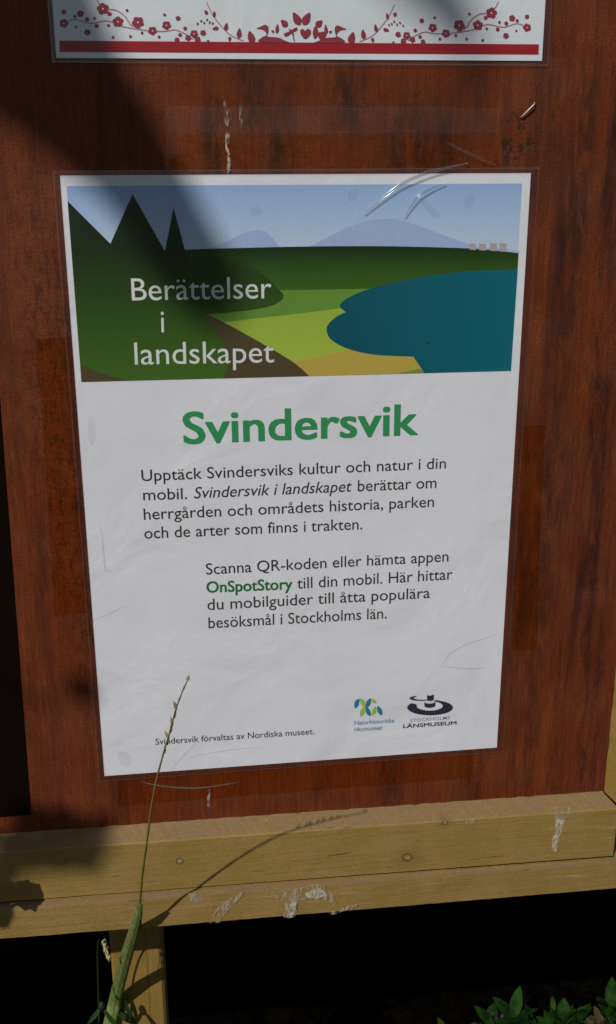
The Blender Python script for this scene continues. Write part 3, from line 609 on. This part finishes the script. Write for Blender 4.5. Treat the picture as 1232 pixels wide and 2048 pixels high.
for (px, py, d, l, r) in ((354, 1412, (-.6, -.2, 1), .0045, .0006), (353, 1420, (-.3, -.3, 1), .005, .0007), (349, 1436, (.15, 0, 1), .006, .0007), (345, 1452, (-.12, 0, 1), .006, .0008), (341, 1466, (.2, 0, 1), .006, .0007), (338, 1478, (-.4, 0, 1), .006, .0009), (335, 1490, (.15, 0, 1), .005, .0006), (330, 1505, (0, 0, 1), .005, .0007)):
    spikelet(mb, at(px, py, gy(py)), d, l, r)
mb.build('seed_head', M_SEED, gr_t, True)
sh = [(281, 1806), (276, 1830), (266, 1868), (252, 1915), (240, 1960), (229, 2005), (218, 2052), (206, 2120), (200, 2300)]; wd = [5, 10, 13, 15, 16, 17, 17, 16, 14]
pts = [at(a, b, gy(b)-.001) for a, b in sh]; 
q = []; wr = []
for i in range(len(pts)-1):
    for j in range(5):
        tt = j/5; q.append(pts[i].lerp(pts[i+1], tt)); wr.append((wd[i]+(wd[i+1]-wd[i])*tt)/FPX*.69)
vs = []; fs = []; n = 9
for i, p in enumerate(q):
    tg = (q[min(i+1, len(q)-1)]-q[max(i-1, 0)]).normalized(); u = tg.cross(Vector((.25, 1, 0))).normalized(); v = u.cross(tg).normalized()
    if v.y > 0: v = -v
    for j in range(n):
        s_ = j/(n-1)*2-1; vs.append(p + u*wr[i]*s_ + v*wr[i]*(.55*(1-s_*s_) + .10*math.cos(s_*9)))
for i in range(len(q)-1):
    for j in range(n-1): a = i*n+j; fs.append((a, a+1, a+n+1, a+n))
mesh('sheath', vs, fs, M_SHEATH, gr_t, smooth=True)
def blade(parent, *a):
    mb = MB(); mb.leaf(*a); mb.build('blade', M_BLADE, parent, True)
blade(gr_t, at(229, 2020, gy(2020)), Vector((.62, -.1, -.62)), Vector((.3, -.8, .5)), .022, .0045, 0, .3, .2)
blade(gr_t, at(238, 1985, gy(1985)), Vector((.25, .10, -.9)), Vector((0, -.8, .5)), .05, .004, 0, .3, .1)
M_BLADE2 = flat('shaded_grass_green', (.012, .032, .008, 1), .6, .1)
g2 = thing('grass_stalk', at(197, 2200, .03), 'thin dark grass stem with a drooping pale seed spike left of the post', 'grass')
mb = MB(); q = crom([at(a, b, y) for a, b, y in ((198, 2300, .03), (198, 2120, .03), (198, 2040, .03), (196, 1960, .028), (195, 1900, .02), (198, 1872, .012), (206, 1868, .006), (211, 1876, .004))], 5); mb.tube(q, [.0011-.0007*i/(len(q)-1) for i in range(len(q))], 6)
mb.build('culm', M_BLADE2, g2, True)
mb = MB(); 
for i in range(34):
    tt = i/33; p = at(208+10*tt+random.uniform(-3.5, 3.5)*(1-.5*tt), 1878+38*tt, .002+random.uniform(-.002, .002)); spikelet(mb, p, (random.uniform(-.35, .45), random.uniform(-.3, .3), -1), .005, .00075)
mb.build('seed_head', M_SEED2, g2, True)
mb = MB(); nd = at(203, 2012, .02); mb.tube([nd+Vector((0, 0, -.004)), nd, nd+Vector((0, 0, .004))], [.002, .0030, .0016], 8)
mb.build('stem_node', M_BLADE2, g2, True)
for d, l in (((.5, -.2, -.9), .03), ((-.5, -.2, -.6), .02)): blade(g2, nd, d, (0, -1, .3), l, .004, 0, .3, .2)
# ------------------------------------------------------------------ weeds on the ground behind
t = NT('weed_leaf'); f = t.noise(t.pos(), 70, 4, .6); c = t.mix(t.ramp(f, .35, .68), (.003, .018, .0015, 1), (.015, .056, .0035, 1)); t.set(t.p.inputs['Base Color'], c); t.set(t.p.inputs['Roughness'], .75); t.set(t.p.inputs['Specular IOR Level'], .12); M_WEED = t.mat
t = NT('weed_leaf_pale'); f = t.noise(t.pos(), 70, 4, .6); t.set(t.p.inputs['Base Color'], t.mix(t.ramp(f, .35, .68), (.014, .045, .003, 1), (.05, .078, .006, 1))); t.set(t.p.inputs['Roughness'], .75); t.set(t.p.inputs['Specular IOR Level'], .12); M_WEED2 = t.mat
M_DRY = flat('withered_leaf', (.075, .055, .028, 1), .8, .3); M_CLOVER = flat('clover_petal', (.07, .04, .055, 1), .8, .25)
def ground_at(px, py, z):
    d = FWD + RGT*((px-CX)/FPX) + DWN*((py-CY)/FPX); return CAM + d*((z-CAM.z)/d.z)
def weed(px, py, h, nl, label, mat=M_WEED, L_=.045, W_=.018, name='weed', extra=None):
    top = ground_at(px, py, GZ+h); base = Vector((top.x, top.y, GZ-.01)); o = thing(name, base, label, 'plant', 'low plants behind the board')
    r = random.Random(int(px*7+py)); st = MB(); lv = MB()
    q = crom([base, base+Vector((r.uniform(-.01, .01), r.uniform(-.01, .01), h*.55)), Vector((top.x, top.y, GZ+h*.92))], 5); st.tube(q, [.0018-.001*i/(len(q)-1) for i in range(len(q))], 6); st.build('stem', mat, o, True)
    for i in range(nl):
        tt = .25+.75*(i+.5)/nl; p = q[min(len(q)-1, int(tt*(len(q)-1)))]; a = i*2.4+r.uniform(-.5, .5); el = r.uniform(.25, .9)+.5*tt
        lv.leaf(p, (math.cos(a)*math.cos(el), math.sin(a)*math.cos(el), math.sin(el)), (-math.cos(a)*.6, -math.sin(a)*.6, .8), L_*r.uniform(.7, 1.2), W_*r.uniform(.7, 1.2), 0, .25, r.uniform(.1, .5), 0, 6)
    lv.build('foliage', mat, o, True)
    if extra == 'flower':
        fb = MB(); 
        for i in range(60):
            d = Vector((r.gauss(0, 1), r.gauss(0, 1), r.gauss(.4, 1))).normalized(); fb.leaf(Vector((top.x, top.y, GZ+h))+d*.002, d, Vector((d.y, -d.x, .3)), .010, .003, 0, .2, .1, 0, 3)
        fb.build('flower_head', M_CLOVER, o, True)
for (px, py, h, nl, lab, mt, L_, W_) in (
    (890, 2040, .06, 7, 'lowest pale green weed at the left end of the leafy row', M_WEED2, .035, .016), (930, 2036, .07, 7, 'small weed with one pale leaf between the row end and the pink flower', M_WEED2, .035, .016),
    (985, 2026, .09, 9, 'green weed just left of the pink flower head', M_WEED, .05, .022), (1030, 2006, .11, 10, 'upright broad-leaved weed just right of the pink flower head', M_WEED, .055, .022),
    (1062, 2024, .09, 9, 'dark weed between the upright one and the spiky tall sprout', M_WEED, .045, .02), (1106, 1992, .12, 8, 'spiky tall sprout with a thin pale tip in the middle of the leafy row', M_WEED2, .03, .010),
    (1130, 2010, .11, 12, 'bushy green weed right behind the spiky sprout', M_WEED, .045, .022), (1165, 2002, .12, 10, 'weed with folded leaves left of the withered clump', M_WEED, .04, .018),
    (1200, 2014, .10, 12, 'withered brown clump near the right corner', M_DRY, .04, .022), (1224, 1980, .14, 12, 'tallest weed with big upright leaves at the right corner', M_WEED, .06, .024),
    (1250, 1990, .13, 10, 'green weed mostly outside the right edge behind the tallest one', M_WEED, .055, .024), (1110, 2040, .08, 10, 'low leafy weed in front of the spiky sprout', M_WEED, .045, .022),
    (1170, 2044, .08, 12, 'low leafy weed in front of the withered clump', M_WEED2, .045, .02), (1060, 2052, .07, 10, 'low dark weed at the bottom edge under the upright one', M_WEED, .045, .02)):
    weed(px, py+18, h*.85, int(nl*1.7), lab, mt, L_*.66, W_*.72)
weed(1000, 2043, .075, 5, 'pink flowering clover at the foot of the leafy row', M_WEED, .03, .02, 'clover', 'flower')
# ------------------------------------------------------------------ tree out of frame whose limb shades the board
t = NT('bark'); f = t.noise(t.pos((1, 1, .3)), 35, 6, .7); t.set(t.p.inputs['Base Color'], t.mix(t.ramp(f, .3, .7), (.05, .04, .03, 1), (.16, .13, .10, 1))); t.set(t.p.inputs['Roughness'], .9); t.bump(f, .8, .02); M_BARK = t.mat
tree = thing('tree', (-2.7, -3.3, GZ), 'bare-limbed tree standing behind the viewer, its stubbed limb shading the board', 'tree')
def src(px, py, d): return at(px, py, 0) - SUN*d
mb = MB(); mb.tube(crom([(-2.7, -3.3, GZ-.1), (-2.68, -3.3, 0), (-2.75, -3.35, 2), (-2.7, -3.3, 4.6)], 6), [.20-.007*i for i in range(19)], 14); mb.build('trunk', M_BARK, tree, True)
D1 = 2.1
q = crom([(-2.72, -3.32, 3.4), src(-600, -560, 3.1), src(-250, -230, D1), src(20, 30, D1), src(150, 190, D1), src(262, 330, D1), src(348, 470, D1), src(408, 568, D1), src(436, 615, D1)], 5); k = len(q)
rr = [.075, .07, .06, .050, .036, .027, .024, .023, .010]; ra = []
for i in range(k): a = i/5; j = min(int(a), 7); ra.append(rr[j]+(rr[j+1]-rr[j])*(a-j))
mb = MB(); mb.tube(q, ra, 12); mb.build('limb', M_BARK, tree, True)
D2 = 3.2
mb = MB(); q = crom([(-2.7, -3.3, 4.2), src(-200, -900, D2), src(760, -150, D2), src(850, -25, D2), src(902, 28, D2), src(936, 58, D2)], 5); mb.tube(q, [.05-.037*min(1, i/14) for i in range(len(q))], 10); mb.build('limb', M_BARK, tree, True)
# shrub just left of the frame: its leaves make the leaf-shaped shadows
M_LEAF = flat('shrub_leaf', (.045, .09, .02, 1), .5, .2)
sb = thing('shrub', (-.34, -.42, GZ), 'leafy shrub growing left of the board, out of the picture', 'shrub')
st = MB(); lv = MB(); r = random.Random(3)
def twig(pts, r0): st.tube(crom(pts, 5), [r0*(1-.7*i/((len(pts)-1)*5)) for i in range((len(pts)-1)*5+1)], 6)
S = lambda px, py, d: at(px, py, -PR) - SUN*d
twig([(-.34, -.42, GZ), (-.33, -.36, -.9), S(-60, 1900, .16), S(0, 1836, .13), S(34, 1812, .12), S(62, 1785, .12)], .003)
for (px, py, dx, dz, l, wd_) in ((40, 1812, .5, .8, .014, .010), (52, 1798, .2, 1, .016, .011), (55, 1806, .9, .45, .014, .009), (62, 1792, .6, .8, .012, .008), (40, 1808, -.1, 1, .010, .007), (48, 1815, .9, .1, .015, .008), (0, 1830, -.2, .8, .02, .014), (10, 1818, .1, 1, .016, .010), (-10, 1810, .1, 1, .022, .016)):
    p = S(px, py, .125); lv.leaf(p, Vector((dx, 0, dz)), -SUN, l, wd_, 0, .1, .1, 2)
for i in range(8):
    lv.leaf(S(r.uniform(-50, 0), r.uniform(1770, 1835), r.uniform(.3, .6)), Vector((r.uniform(0, 1), 0, r.uniform(-.4, .6))), -SUN, .020, .013, 0, .1, .1)
twig([(-.34, -.42, GZ), (-.5, -.5, -.6), S(-160, 1760, 1.4), S(0, 1720, 1.5), S(100, 1680, 1.5)], .004)
for i in range(60):
    p = S(r.gauss(70, 42) if i % 3 else r.gauss(0, 50), r.gauss(1690, 20) if i % 3 else r.gauss(1730, 22), r.uniform(1.2, 1.8)); lv.leaf(p, Vector((r.uniform(-.3, 1), 0, r.uniform(-.2, .7))), -SUN+Vector((r.uniform(-.5, .5), 0, r.uniform(-.5, .5))), r.uniform(.018, .030), r.uniform(.010, .016), 0, .1, .1)
for (px, py) in ((100, 1368), (118, 1378), (110, 1360)): lv.leaf(S(px, py, 1.7), Vector((1, 0, .3)), -SUN, .018, .012, 0, .1, .1)
twig([(-.34, -.42, GZ), (-.6, -.7, -.5), S(-200, 1500, 1.6), S(60, 1390, 1.7), S(110, 1368, 1.7)], .003)
st.build('stem', M_BARK, sb, True); lv.build('foliage', M_LEAF, sb, True)
